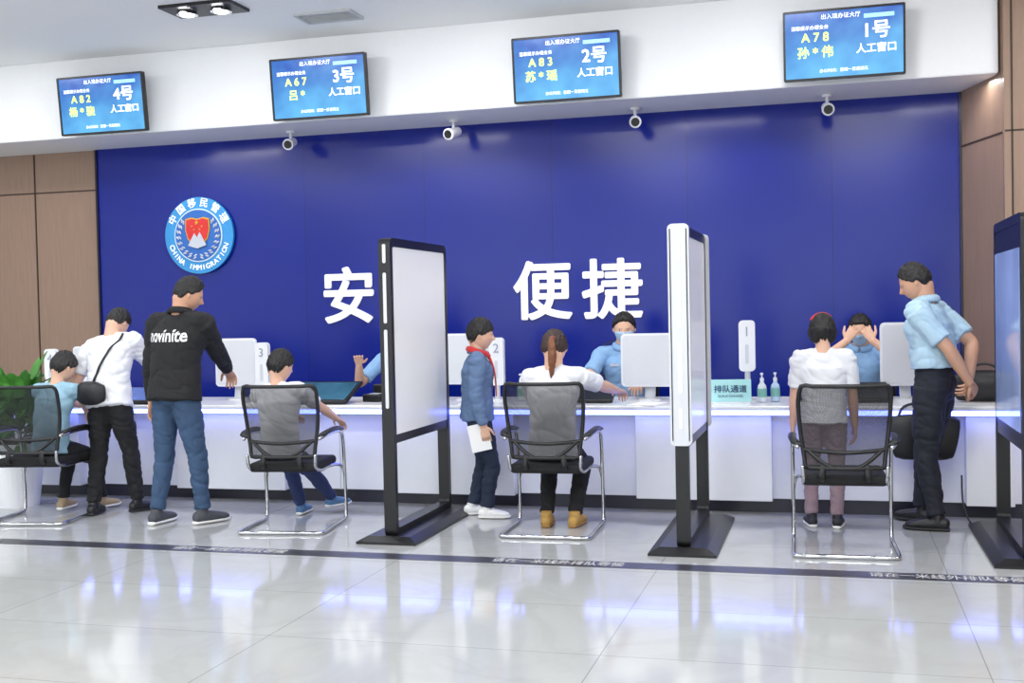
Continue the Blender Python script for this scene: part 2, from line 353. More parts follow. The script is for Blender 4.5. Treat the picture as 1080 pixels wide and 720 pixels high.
tablet(-3.86,8.33,0,.52,.36,22,(50,90,110)); tablet(-5.55,8.3,0,.46,.32,18,(90,110,170)); tablet(-1.70,8.38,0,.28,.2,25,(30,34,40)); tablet(.22,8.45,5,.28,.22,30,(35,38,44)); tablet(-3.15,8.36,0,.28,.2,25,(20,22,30))
def card_reader(x,y,yaw):
    t=empty('card_reader',(x,y,TOP),(0,0,math.radians(yaw))); rbox('base',(0,0,.03),(.16,.2,.06),blackp,t,.012); rbox('card_slot_tower',(0,.07,.09),(.14,.05,.08),blackp,t,.01); rbox('indicator',(0,-.02,.062),(.08,.08,.004),grey,t,.001)
card_reader(-3.48,8.5,-10); card_reader(-.15,8.5,10); card_reader(-1.98,8.48,0)
t=empty('acrylic_table_sign',(-.715,8.32,TOP),(0,0,math.radians(6))); R=Matrix.Rotation(math.radians(-12),3,'X')
rbox('sign_plate',(0,0,.09),(.29,.012,.16),mat('pale_teal_card',(160,215,215),.35),t,.003,R=R); rbox('sign_foot',(0,.03,.006),(.28,.1,.012),whitep,t,.003)
text('sign_text','排队通道',.058,(0,-.013,.10),mat('sign_navy_text',(30,70,110),.4),t,rot=(math.radians(102),0,0),ext=.001,bold=.001)
text('sign_subtext','QUEUE CHANNEL',.022,(0,-.018,.052),MATS['sign_navy_text'],t,rot=(math.radians(102),0,0),ext=.001)
def pump(x,y,s=1,c=(225,235,240)):
    t=empty('hand_sanitizer_bottle',(x,y,TOP)); bm=bmesh.new()
    loft(bm,[(0,0,.006),(0,0,.03),(0,0,.11*s),(0,0,.135*s),(0,0,.15*s)],[.03,.032,.031,.018,.012],side=(1,0,0),cap=.1); obj('bottle',bm,mat('clear_bottle%d'%c[0],c,.15,alpha=.85),t,smooth=True)
    bm=bmesh.new(); cyl(bm,(0,0,.15*s),(0,0,.175*s),.014); cyl(bm,(0,0,.17*s),(0,0,.20*s),.005); box(bm,(0,-.015,.205*s),(.018,.055,.012)); obj('pump_head',bm,whitep,t)
    bm=bmesh.new(); cyl(bm,(0,0,.04),(0,0,.1*s),.0335); obj('label',bm,mat('green_label',(120,175,165),.5),t)
pump(-.50,8.4,1.0); pump(-.41,8.45,1.0,(190,215,240)); pump(-2.30,8.5); pump(.02,8.62,.9,(240,240,240)); pump(-4.30,8.52)
t=empty('stationery_holder',(-2.12,8.4,TOP)); bm=bmesh.new(); cyl(bm,(0,0,0),(0,0,.09),.035,.04); obj('cup',bm,blackp,t)
bm=bmesh.new(); cyl(bm,(0,0,.05),(.03,0,.17),.004); cyl(bm,(0,0,.05),(-.02,.01,.16),.004); obj('pens',bm,mat('pen_blue',(40,70,170),.4),t)
for i,(x,y,a) in enumerate(((-4.4,8.3,.2),(-1.3,8.25,-.2),(-.15,8.25,.1),(-2.6,8.3,0))):
    rbox('paper_form',(x,y,TOP+.002),(.21,.29,.003),mat('paper',(245,245,245),.7,var=.01),None,0,R=Matrix.Rotation(a,3,'Z'))
t=empty('black_handbag',(.98,8.45,TOP)); bm=bmesh.new(); loft(bm,[(-.17,0,.10),(-.08,0,.11),(.08,0,.11),(.17,0,.10)],[(.09,.05),(.105,.07),(.105,.07),(.09,.05)],side=(0,0,1)); obj('bag_body',bm,mat('black_leather',(20,20,26),.45,bump=.2),t,smooth=True)
bm=bmesh.new(); loft(bm,[(-.09,0,.18),(-.07,0,.24),(0,0,.26),(.07,0,.24),(.09,0,.18)],[.008]*5); obj('handle',bm,MATS['black_leather'],t,smooth=True)
# ---------------- dividers
board=mat('white_board_panel',(248,249,250),.25,var=.005)
def divider(x,y,light=False,screen=False,yaw=0):
    t=empty('privacy_divider_stand',(x,y,0),(0,0,math.radians(yaw)))
    W=1.10
    bm=bmesh.new(); po=rr(W,1.90,.05); pn=rr(W-.09,1.79,.02); ringslab(bm,po,pn,.08,YZ,(0,0,.03+.95))
    box(bm,(0,0,.655),(.07,W-.08,.06))
    obj('frame',bm,black,t)
    bm=bmesh.new(); box(bm,(0,0,1.28),(.072,W-.085,1.20)); obj('panel',bm,board if not screen else black,t)
    if screen:
        bm=bmesh.new(); box(bm,(-.039,0,1.23),(.006,W-.13,1.02)); obj('display_glass',bm,mat('display_glass',(140,160,205),.08,var=.3,scale=1.5,emit=.25),t)
    bm=bmesh.new()
    w=.022
    if light:
        slab(bm,rr(.125,1.30,.03),.035,XZ,(0,-W/2-.005,1.29)); obj('edge_housing',bm,grey,t)
        bm=bmesh.new(); slab(bm,rr(.125,1.30,.03),.035,XZ,(0,W/2+.005,1.29)); obj('edge_housing_far',bm,grey,t)
        bm=bmesh.new(); 
        for dx in (-.048,.048): box(bm,(dx,-W/2-.024,1.29),(.006,.003,1.24))
        obj('edge_lines',bm,blackp,t); bm=bmesh.new()
        for z,h in ((1.78,.12),(1.48,.3),(1.1,.3),(.8,.12)): slab(bm,rr(w,h,.01),.004,XZ,(0,-W/2-.024,z))
        obj('edge_slots',bm,whitep,t)
    else:
        for z,h in ((1.83,.12),(1.55,.32),(1.1,.5)): slab(bm,rr(w,h,.01),.006,XZ,(0,-W/2-.001,z))
        obj('edge_slots',bm,grey,t)
    bm=bmesh.new()
    a=[(-.20,-.64),(.20,-.64),(.20,.62),(-.20,.62)]; b=[(-.14,-.58),(.14,-.58),(.14,.56),(-.14,.56)]
    A=[bm.verts.new((u,v,0)) for u,v in a];A2=[bm.verts.new((u,v,.015)) for u,v in a];B=[bm.verts.new((u,v,.045)) for u,v in b]
    bm.faces.new(A);bm.faces.new(B)
    for P,Q in ((A,A2),(A2,B)):
        for i in range(4): bm.faces.new((P[i],P[(i+1)%4],Q[(i+1)%4],Q[i]))
    obj('base_plate',bm,black,t)
divider(-2.73,7.38); divider(-.87,7.34,light=True); divider(1.02,7.34,screen=True)
bm=bmesh.new(); loft(bm,[(.80,8.14,.3),(.80,8.05,.12),(.84,7.98,.012),(.90,8.03,.012),(.93,7.98,.012)],[.006]*5,n=8); obj('power_cable',bm,blackp,None,smooth=True)
# ---------------- chairs
def chair(x,y,yaw,name='office_chair'):
    t=empty(name,(x,y,0),(0,0,math.radians(yaw)))
    bm=bmesh.new()
    for s_ in (-1,1):
        X=.29*s_
        loft(bm,[(X*.5,-.32,.014),(X*.9,-.32,.014),(X,-.27,.014),(X,0,.014),(X,.20,.014),(X,.255,.05),(X,.25,.3),(X,.22,.56),(X,.16,.635),(X,0,.65),(X*.98,-.17,.645),(X*.9,-.245,.63)],[.0125]*12,n=10,sub=5)
    loft(bm,[(-.16,-.32,.014),(.16,-.32,.014)],[.0125]*2,n=10)
    for yy in (.12,-.12): loft(bm,[(-.23,yy,.405),(.23,yy,.405)],[.011]*2,n=8)
    for s_ in (-1,1): loft(bm,[(.29*s_,.255,.30),(.27*s_,.235,.385),(.23*s_,.12,.405),(.23*s_,-.12,.405),(.23*s_,-.24,.44),(.235*s_,-.26,.52)],[.0115]*6,n=8)
    obj('chrome_frame',bm,chrome,t,smooth=True)
    bm=bmesh.new()
    for s_ in (-1,1): loft(bm,[(.29*s_,.17,.655),(.29*s_,.05,.672),(.29*s_,-.12,.668),(.275*s_,-.21,.655)],[(.026,.014)]*4,side=(1,0,0),n=12)
    obj('armrest_pads',bm,blackp,t,smooth=True)
    rb=rbox('seat_cushion',(0,.0,.435),(.48,.47,.065),mat('black_seat_fabric',(22,22,25),.85,bump=.3),t,.028,4)
    def bp(u,v):
        w=.215+.04*math.sin(min(1,v*1.2)*pi/2); z=.51+.475*v
        y=-.27-.06*v+.035*math.sin(v*pi)+.045*u*u
        return V((u*w,y,z))
    edge=[]
    for i in range(9): edge.append(bp(-1+2*i/8,0))
    for i in range(1,9): edge.append(bp(1,i/8*.93))
    for i in range(0,9): edge.append(bp((1-2*i/8)*.93,1))
    for i in range(1,9): edge.append(bp(-1,.93-i/8*.93))
    bm=bmesh.new(); loft(bm,edge+[edge[1]],[(.013,.013)]*(len(edge)+1),n=8,sub=2,cap=0)
    loft(bm,[bp(-1,.22),bp(-.5,.20),bp(0,.19),bp(.5,.20),bp(1,.22)],[(.012,.012)]*5,n=8)
    loft(bm,[bp(-.9,.22),bp(-.6,.08),bp(-.3,.0)],[.012]*3,n=8); loft(bm,[bp(.9,.22),bp(.6,.08),bp(.3,.0)],[.012]*3,n=8)
    for s_ in (-1,1): loft(bm,[(.12*s_,-.18,.42),(.13*s_,-.26,.45),bp(.55*s_,.03)],[(.02,.01)]*3,n=8); loft(bm,[(.275*s_,-.21,.65),bp(1*s_,.27)],[.013]*2,n=8)
    obj('back_frame',bm,blackp,t,smooth=True)
    bm=bmesh.new(); G=[[bm.verts.new(bp(-1+2*i/12,j/12*.99)) for i in range(13)] for j in range(13)]
    for j in range(12):
        for i in range(12): bm.faces.new((G[j][i],G[j][i+1],G[j+1][i+1],G[j+1][i]))
    obj('mesh_back',bm,meshm,t,smooth=True)
    return t
CH=[(-5.62,7.25,10),(-3.60,7.25,8),(-1.80,7.40,2),(.04,7.12,2)]
for c in CH: chair(*c)

# ---------------- people
def gs(X,Z,cx,cz,sx,sz): return math.exp(-((X-cx)/sx)**2-((Z-cz)/sz)**2)
def hpt(x,y,z,feat=True):
    X=.345*x;Y=.405*y;Z=.5*z
    if z<0:
        k=-z; X*=1-.26*k**1.6
        if y<0: Y*=1-.38*min(1,k*1.25)
    if feat and y>0:
        Y+=.10*gs(X,Z,0,-.115,.045,.055)+.05*gs(X,Z,0,-.03,.035,.07)
        Y-=.04*(gs(X,Z,.14,0,.075,.05)+gs(X,Z,-.14,0,.075,.05))
        Y+=.02*(gs(X,Z,.13,.085,.09,.03)+gs(X,Z,-.13,.085,.09,.03))
        Y+=.028*gs(X,Z,0,-.235,.09,.022)+.024*gs(X,Z,0,-.285,.07,.022)-.012*gs(X,Z,0,-.26,.09,.01)
        Y+=.035*gs(X,Z,0,-.42,.09,.06)
    return V((X,Y,Z))
def interp(tab,a):
    for (a0,v0),(a1,v1) in zip(tab,tab[1:]):
        if a<=a1: return v0+(v1-v0)*(a-a0)/(a1-a0)
    return tab[-1][1]
HL={'short':[(0,.52),(30,.50),(50,.30),(72,.12),(88,-.08),(100,.02),(118,-.35),(150,-.60),(180,-.62)],
    'fringe':[(0,.22),(35,.22),(55,.12),(72,.0),(88,-.12),(100,-.02),(118,-.40),(150,-.62),(180,-.62)],
    'bob':[(0,.28),(35,.30),(55,.15),(70,-.3),(88,-.55),(110,-.75),(150,-.85),(180,-.85)],
    'pony':[(0,.5),(35,.42),(55,.25),(75,.05),(90,-.15),(110,-.3),(150,-.5),(180,-.5)]}
def sphere_mesh(fn,nu=72,nv=54):
    bm=bmesh.new(); rows=[]
    top=bm.verts.new(fn(0,0,1)); bot=bm.verts.new(fn(0,0,-1))
    for j in range(1,nv):
        th=pi*j/nv; rows.append([bm.verts.new(fn(math.sin(th)*math.sin(2*pi*i/nu),math.sin(th)*math.cos(2*pi*i/nu),math.cos(th))) for i in range(nu)])
    for i in range(nu):
        k=(i+1)%nu; bm.faces.new((top,rows[0][i],rows[0][k])); bm.faces.new((bot,rows[-1][k],rows[-1][i]))
        for j in range(nv-2): bm.faces.new((rows[j][i],rows[j+1][i],rows[j+1][k],rows[j][k]))
    return bm
eyew=mat('eye_white',(235,232,228),.2); eyed=mat('eye_iris',(35,22,16),.15); lipm=mat('lip_skin',(176,104,96),.45); browm=mat('eyebrow_hair',(30,24,22),.7)
def head(root,C,R,hh,skin,hair,style,mask=False,pony=None,band=None):
    M=Matrix.Translation(C)@R.to_4x4()@Matrix.Scale(hh,4)
    bm=sphere_mesh(lambda x,y,z:hpt(x,y,z),84,64)
    for f in bm.faces:
        c=f.calc_center_median()
        if c.y>.2:
            if abs(c.x)<.105-.6*abs(c.z+.26) and -.30<c.z<-.218: f.material_index=1
            if .055<abs(c.x)<.215 and abs(c.z-.098+.25*abs(abs(c.x)-.13))<.016: f.material_index=2
    for s_ in (-1,1):
        ell(bm,(s_*.345,-.03,-.03),(.022,.065,.10),Matrix.Rotation(s_*-.25,3,'Z')@Matrix.Rotation(-.2,3,'X'),12,10)
        ell(bm,(s_*.355,-.035,-.035),(.030,.045,.075),Matrix.Rotation(s_*-.45,3,'Z'),12,8)
    bm.transform(M); obj('head',bm,[skin,lipm,browm],root,smooth=True)
    bm=bmesh.new(); bm2=bmesh.new()
    for s_ in (-1,1):
        ey=hpt(s_*.14/.345,math.sqrt(1-(.14/.345)**2),0).y
        ell(bm,(s_*.14,ey-.030,0),(.058,.04,.030),None,14,10); ell(bm2,(s_*.14,ey-.001,0),(.026,.014,.026),None,12,8)
    bm.transform(M);bm2.transform(M); obj('eyes',bm,eyew,root,smooth=True); obj('irises',bm2,eyed,root,smooth=True)
    tab=HL[style]; sd=random.random()*50
    def hf(x,y,z):
        p=hpt(x,y,z,False); a=math.degrees(abs(math.atan2(x,y))); zl=interp(tab,a)+.05*noise.noise(V((a*.12,sd,x*3)))
        t=max(0,min(1,(z-zl)/.14)); t=t*t*(3-2*t)
        th=.045+.035*max(0,z)+(.03 if style=='bob' and z<.1 else 0)
        n=noise.noise(V((x*5+sd,y*5,z*3)))*.022+noise.noise(V((x*16+sd,y*16,z*5)))*.024
        return p+V((x,y,z))*(-.035+(th+.035+n)*t)
    bm=sphere_mesh(hf,120,76); bm.transform(M); obj('hair',bm,hair,root,smooth=True)
    if mask:
        def mf(x,y,z):
            p=hpt(x,y,z); a=math.degrees(abs(math.atan2(x,y)))
            t=1 if (a<62 and -.85<z<-.06) else 0
            return p+V((x,y,z))*(-.03+.055*t)
        bm=sphere_mesh(mf,72,60); bm.transform(M); obj('face_mask',bm,mat('mask_blue',(170,200,225),.7),root,smooth=True)
        bm=bmesh.new()
        for s_ in (-1,1): loft(bm,[(s_*.27,.22,-.1),(s_*.35,.05,-.03),(s_*.37,-.06,.03)],[.008]*3,n=6)
        bm.transform(M); obj('mask_loops',bm,MATS['mask_blue'],root,smooth=True)
    if pony:
        bm=bmesh.new(); loft(bm,[(0,-.36,.22),(0,-.50,.20),(0.02,-.56,-.05),(0.04,-.54,-.4),(.02,-.48,-.75),(.0,-.46,-1.0)],[.06,.09,.13,.13,.09,.02],n=14)
        bm.transform(M); o=blob('ponytail',bm,.008,pony,root,sm=2,wr=.006,wf=30)
        bm=bmesh.new(); loft(bm,[(0,-.40,.22),(0,-.44,.215)],[.08,.08],n=14); bm.transform(M); obj('hair_tie',bm,band or redmat,root,smooth=True)
redmat=mat('red_fabric',(205,35,40),.7,sheen=.3)
def hand(bm,w,d,n,hl,curl,rt,r0=None):
    d=d.normalized(); n=(n-d*n.dot(d)).normalized(); s_=d.cross(n)*(1 if rt else -1)
    pl=hl*.50
    loft(bm,[w-d*.06*hl,w+d*.10*hl,w+d*.3*hl,w+d*pl],[(.15*hl,.11*hl),(.17*hl,.10*hl),(.215*hl,.085*hl),(.215*hl,.07*hl)],side=s_,n=14,sub=2,cap=.5)
    for k,(o,l) in enumerate(((.165,.42),(.055,.48),(-.055,.44),(-.165,.34))):
        p=w+d*(pl-.06*hl)+s_*o*hl; pts=[p]; a=curl*.5; L=l*hl
        for seg in (.12,.42,.30,.24):
            dir_=(d*math.cos(a)+n*math.sin(a)+s_*o*.35).normalized(); p=p+dir_*L*seg; pts.append(p); a+=curl*(.9 if seg<.4 else 1.0)
        loft(bm,pts,[.05*hl,.05*hl,.047*hl,.043*hl,.036*hl],n=8,sub=2)
    p=w+d*.12*hl+s_*.13*hl; d1=(d*.62+s_*.70+n*.25).normalized(); p1=p+d1*.20*hl; d2=(d*.85+s_*.35+n*.35*min(1,curl+.3)).normalized(); p2=p1+d2*.17*hl; p3=p2+(d2+n*.3*curl).normalized()*.13*hl
    loft(bm,[p,p1,p2,p3],[.075*hl,.062*hl,.052*hl,.04*hl],n=8,sub=2)
def ik(a,b,l1,l2,pole):
    d=b-a; D=min(d.length,(l1+l2)*.998); dn=d.normalized(); b=a+dn*D
    x=(l1*l1-l2*l2+D*D)/(2*D); h=math.sqrt(max(0,l1*l1-x*x)); p=(pole-dn*pole.dot(dn)).normalized()
    return a+dn*x+p*h,b
def person(name,loc,yaw,H,skin,hair,style,shirt,pants,shoe,sole,pelvis=None,lean=4,sidelean=0,twist=0,hd=(0,0,0),hf=.136,
           arms=None,feet=None,sleeve='short',ts=1.0,ls=1.0,tuck=False,mask=False,pony=None,band=None,collar=None,wr=.005,shw=.108,belt=None,upk=1.0):
    root=empty(name,(loc[0],loc[1],0),(0,0,math.radians(yaw)))
    Ri=Matrix.Rotation(-math.radians(yaw),3,'Z'); L0=V((loc[0],loc[1],0))
    def tl(p): 
        return Ri@(V(p[1:])-L0) if p[0]=='w' else V(p)
    hh=H*hf; NZ=1-hf-.030
    legf=.527 if hf<.14 else .520
    P=V(pelvis) if pelvis else V((0,0,legf*H))
    TL=(NZ-(.515 if hf<.14 else .50))*H if pelvis and pelvis[2]<.7 else (NZ-legf)*H
    def dirl(a,b): return Matrix.Rotation(math.radians(b),3,'Y')@Matrix.Rotation(-math.radians(a),3,'X')@V((0,0,1))
    d1=dirl(lean*.65,sidelean*.7); d2=dirl(lean*1.3,sidelean*1.2)
    Mi=P+d1*TL*.5; Nk=Mi+d2*TL*.5
    rX=V((1,0,0)); sX=Matrix.Rotation(math.radians(twist),3,'Z')@rX; sX=(sX-d2*sX.dot(d2)).normalized(); fw=d2.cross(sX)*1.0
    up=d2
    S={r:Nk-up*.034*H+sX*(shw*H*(1 if r else -1)) for r in (True,False)}
    bm=bmesh.new(); k=ls*H
    loft(bm,[P-d1*.045*H,P,P+d1*.05*H,P+d1*(.10 if tuck else .07)*H],[(.070*H,.058*H),(.093*k,.070*H),(.090*H,.066*H),(.079*H,.058*H)],side=rX,n=20,cap=.4)
    ank={}
    feet=feet or {True:((.075,.02,.045*H),-8),False:((-.075,-.02,.045*H),8)}
    for r in (True,False):
        hip=P+V((.047*H*(1 if r else -1),0,-.01*H)); f,fy=feet[r][:2]; a=tl(f); pole=V((0.12*(1 if r else -1),1,.25)) if len(feet[r])<3 else V(feet[r][2])
        kn,a=ik(hip,a,.245*H,.232*H,pole); ank[r]=(a,fy,(feet[r][3] if len(feet[r])>3 else 0))
        loft(bm,[hip,hip.lerp(kn,.45),hip.lerp(kn,.85),kn.lerp(a,.06),kn.lerp(a,.32),kn.lerp(a,.7),kn.lerp(a,.93)],[.056*k,.052*k,.041*k,.039*k,.037*k,.032*k,.032*k],n=16,sub=4,cap=.2)
    blob('trousers',bm,.009 if H>1.5 else .008,pants,root,sm=3,wr=wr,wf=9)
    bm=bmesh.new(); bs=bmesh.new()
    for r in (True,False):
        a,fy,pt=ank[r]; Rz=Matrix.Rotation(math.radians(fy),3,'Z')@Matrix.Rotation(-math.radians(pt),3,'X'); F=lambda x,y,z:a+Rz@V((x*H,y*H,z*H-.045*H))
        loft(bm,[F(0,-.026,.027),F(0,.0,.028),F(0,.045,.025),F(0,.085,.021),F(0,.105,.018)],[(.022*H,.024*H),(.024*H,.027*H),(.027*H,.021*H),(.026*H,.016*H),(.019*H,.012*H)],side=Rz@rX,n=14,cap=.8)
        loft(bm,[F(0,.0,.03),F(0,-.004,.062)],[.025*H,.023*H],n=12,cap=.2)
        loft(bs,[F(0,-.038,.008),F(0,.0,.008),F(0,.05,.008),F(0,.09,.008),F(0,.118,.011)],[(.019*H,.008*H),(.025*H,.008*H),(.029*H,.008*H),(.027*H,.008*H),(.014*H,.007*H)],side=Rz@rX,n=14,cap=.6)
    blob('shoes',bm,.005,shoe,root,sm=2); obj('shoe_soles',bs,sole,root,smooth=True)
    hem=P+d1*((.075 if tuck else -.035)*H); w=ts*H
    bm=bmesh.new()
    ctr=P+d1*TL*.22
    loft(bm,[hem,ctr,Mi+(Mi-P)*.05,Mi.lerp(Nk,.45)+fw*.004*H,Nk-up*.045*H,Nk-up*.01*H],
        [((.088 if tuck else .101)*w,(.066 if tuck else .078)*w),(.092*w,.070*w),(.094*w,.070*w),(.104*w*upk,.072*w),(.082*w*upk,.056*w),(.050*H,.046*H)],side=sX,n=24,sub=5,cap=.1)
    elw={}
    for r in (True,False):
        sg=1 if r else -1
        loft(bm,[Nk-up*.010*H+sX*.02*H*sg,Nk-up*.022*H+sX*.06*H*sg,S[r]],[.028*w,.033*w,.040*w],n=12)
        A=arms[r]; tgt=tl(A['t']); pole=V(A.get('pole',(.5*sg,-1,-.4))); el,wr_=ik(S[r],tgt,.172*H,.150*H,pole); elw[r]=(el,wr_)
        if sleeve=='long':
            loft(bm,[S[r],S[r].lerp(el,.5),el,el.lerp(wr_,.5),el.lerp(wr_,.93)],[.042*w,.037*w,.032*w,.029*w,.023*w],n=14,cap=.3)
        else:
            loft(bm,[S[r],S[r].lerp(el,.4),S[r].lerp(el,.78)],[.041*w,.038*w,.037*w],n=14,cap=.1)
    so=blob('top_garment',bm,.009 if H>1.5 else .008,shirt,root,sm=3,wr=wr,wf=8)
    for r in (True,False):
        A=arms[r]; el,wr_=elw[r]; sg=1 if r else -1; bm=bmesh.new()
        if sleeve=='long': loft(bm,[el.lerp(wr_,.8),wr_],[(.018*H),(.016*H)],n=12)
        else: loft(bm,[S[r].lerp(el,.3),S[r].lerp(el,.7),el,el.lerp(wr_,.3),wr_],[.030*H,.027*H,.0235*H,.0245*H,.016*H],n=14)
        fd=(wr_-el).normalized(); d=V(A['d']) if 'd' in A else fd; n=V(A.get('n',(-sg,0,0)))
        if abs(d.normalized().dot(n.normalized()))>.95: n=V((0,.3,-1))
        hand(bm,wr_,d,n,.108*H*A.get('hs',1),A.get('curl',.35),r)
        blob('arm_hand_'+('right' if r else 'left'),bm,.0036 if H>1.5 else .0032,skin,root,sm=2)
    Rh=Matrix.Rotation(math.radians(hd[0]),3,'Z')@Matrix.Rotation(math.radians(hd[2]),3,'Y')@Matrix.Rotation(-math.radians(hd[1]),3,'X')
    base=Nk+up*.030*H
    C=base+V((0,0,.02*hh))+Rh@V((0,.08*hh,.38*hh))
    bm=bmesh.new(); loft(bm,[Nk-up*.03*H,base,C+Rh@V((0,-.12*hh,-.15*hh))],[(.042*H,.038*H),.036*H*(.9+.1*(hf<.14)),.040*H],side=sX,n=16); obj('neck',bm,skin,root,smooth=True)
    head(root,C,Rh,hh,skin,hair,style,mask,pony,band)
    if collar:
        bm=bmesh.new(); pts=[Nk+up*.012*H+sX*(.046*H*math.cos(a))+fw*(.042*H*math.sin(a)+.002)-up*(.012*H*max(0,math.sin(a))) for a in [pi/2+2*pi*i/16+.12 for i in range(16)]]
        loft(bm,pts,[(.010*H,.016*H)]*16,n=8,sub=2); obj('collar',bm,collar,root,smooth=True)
    if belt:
        bm=bmesh.new(); bc=P+d1*.088*H; pts=[bc+rX*(.092*H*math.cos(a))+V((0,1,0))*(.072*H*math.sin(a)) for a in [2*pi*i/20 for i in range(21)]]
        loft(bm,pts,[(.006,.016)]*21,side=None,n=8,sub=2,cap=0); obj('belt',bm,belt,root,smooth=True)
    return dict(root=root,P=P,Nk=Nk,S=S,el=elw,C=C,Rh=Rh,hh=hh,up=up,fw=fw,sX=sX,shirt=so,Mi=Mi,d1=d1)
skinA=mat('skin_tan',(206,158,130),.5,var=.03,spec=.35); skinB=mat('skin_fair',(222,178,152),.5,var=.03,spec=.35)
hairb=mat('black_hair',(20,17,17),.45,var=.2,bump=.5,bscale=90,stretch=(3,3,.6)); hairbr=mat('brown_hair',(120,72,42),.45,var=.2,bump=.5,bscale=90,stretch=(3,3,.5)); hairdb=mat('dark_brown_hair',(52,34,26),.45,var=.2,bump=.5,bscale=90)
wt=mat('white_tshirt',(230,231,235),.85,var=.02,bump=.15,bscale=150); bt=mat('black_cloth',(24,24,27),.85,bump=.2,bscale=120); navy=mat('navy_trousers',(30,42,62),.85,bump=.2,bscale=120)
jean=mat('blue_denim',(52,76,106),.85,var=.16,scale=9,bump=.2,bscale=160); mauve=mat('mauve_trousers',(150,128,138),.85,bump=.2,bscale=120); lblue=mat('light_blue_shirt',(178,207,224),.8,bump=.15,bscale=140); offb=mat('officer_blue_shirt',(140,180,222),.8,bump=.1)
dj=mat('denim_blue_jacket',(98,122,158),.85,var=.06,bump=.2,bscale=140); cyan=mat('pale_blue_tshirt',(145,182,202),.85,bump=.1); kidb=mat('blue_school_trousers',(42,56,98),.85,bump=.2)
blks=mat('black_shoe_leather',(22,22,24),.4); whs=mat('white_shoe',(232,232,230),.5); tan=mat('yellow_tan_suede',(190,150,80),.7); solew=mat('white_rubber_sole',(228,228,225),.6); soleb=mat('black_rubber_sole',(30,30,32),.6); blu=mat('blue_sneaker',(80,120,160),.6); kh=mat('dark_grey_sneaker',(70,72,78),.7); khk=mat('khaki_sneaker',(165,145,115),.7)
# man in black jacket
p=person('man_in_black_jacket',(-4.48,7.20),-10,1.78,skinA,hairb,'short',bt,jean,kh,solew,lean=9,sidelean=0,hd=(-40,20,0),sleeve='long',ts=1.20,ls=1.04,shw=.113,upk=1.04,
  arms={True:dict(t=('w',-4.36,7.92,.86),n=(0,0,-1),curl=.5,pole=(.8,-.6,-.5)),False:dict(t=(-.28,.07,.85),curl=.4)},feet={True:((.17,.06,.080),-20),False:((-.14,-.06,.080),6)},collar=bt,wr=.008)
def project_text(body,size,pr,c,m,sx=1.0,bold=.002):
    me=textmesh(body,size,0,bold)
    bm=bmesh.new(); bm.from_mesh(me); bmesh.ops.triangulate(bm,faces=bm.faces[:])
    for _ in range(2): bmesh.ops.subdivide_edges(bm,edges=[e for e in bm.edges if e.calc_length()>.012],cuts=1); bmesh.ops.triangulate(bm,faces=bm.faces[:])
    s=pr['shirt'].data; bv=BVHTree.FromPolygons([v.co.copy() for v in s.vertices],[tuple(f.vertices) for f in s.polygons])
    for v in bm.verts:
        x=v.co.x*sx; z=v.co.y; o_=c+V((x,-1,z)); h=bv.ray_cast(o_,V((0,1,0)))
        v.co=(h[0]+V((0,-.005,0))) if h[0] else c+V((x,0,z))
    return obj('printed_text',bm,m,pr['root'])
project_text('novinite',.125,p,p['Nk']-V((-.01,.0,.15)),mat('print_white',(235,235,235),.6),sx=.78,bold=.0035)
# person in white tee
p=person('woman_in_white_tshirt',(-5.22,7.50),0,1.62,skinB,hairb,'fringe',wt,bt,blks,soleb,lean=19,sidelean=-9,hd=(-5,35,0),ts=1.12,ls=1.06,sleeve='short',
  arms={True:dict(t=('w',-5.0,8.02,.86),n=(0,0,-1),curl=.5),False:dict(t=(-.30,.14,.76),n=(1,0,0),curl=.6)},feet={True:((.15,.10,.073),-25),False:((-.11,-.08,.073),15)},wr=.009)
r=p['root']; bm=bmesh.new(); P=p['P']
bagc=P+V((-.05,-.150,.06)); loft(bm,[bagc+V((-.11,0,.0)),bagc+V((-.05,-.015,0)),bagc+V((.05,-.015,0)),bagc+V((.11,0,0))],[(.06,.02),(.085,.04),(.085,.04),(.06,.02)],side=(0,0,1)); 
obj('crossbody_bag',bm,MATS['black_leather'],r,smooth=True)
bm=bmesh.new(); s=p['shirt'].data; bv=BVHTree.FromPolygons([v.co.copy() for v in s.vertices],[tuple(f.vertices) for f in s.polygons])
pts2=[]; a2=p['S'][True]+V((-.05,.0,.05)); b2=bagc+V((-.02,.02,.05))
for i in range(9):
    q=a2.lerp(b2,i/8); h=bv.ray_cast(q+V((0,-1,0)),V((0,1,0))); pts2.append((h[0] if h[0] else q)+V((0,-.006,0)))
loft(bm,pts2,[(.011,.005)]*9,n=6,sub=2,side=(1,0,0)); obj('bag_strap',bm,MATS['black_leather'],r,smooth=True)
person('seated_boy_in_blue_tshirt',(-5.60,7.32),-4,1.46,skinB,hairb,'fringe',cyan,bt,khk,solew,pelvis=(.04,-.06,.53),lean=12,hd=(-15,20,0),hf=.155,shw=.112,ts=1.06,
  arms={True:dict(t=(.14,.55,.80),n=(0,0,-1),curl=.3),False:dict(t=(-.12,.50,.78),n=(0,0,-1),curl=.3)},feet={True:((.16,.34,.08),-10),False:((-.10,.22,.08),10)},wr=.007)
person('seated_boy_in_white_tshirt',(-3.67,7.32),0,1.42,skinB,hairb,'fringe',wt,kidb,blu,solew,pelvis=(-.02,-.08,.53),lean=4,sidelean=-4,hd=(-25,10,0),hf=.155,shw=.112,
  arms={True:dict(t=(.22,.34,.70),n=(0,0,-1),curl=.3),False:dict(t=(-.14,.40,.72),n=(0,0,-1),curl=.3)},feet={True:((.12,.52,.065),-25),False:((-.10,.38,.065),5)},ts=1.08,wr=.007)
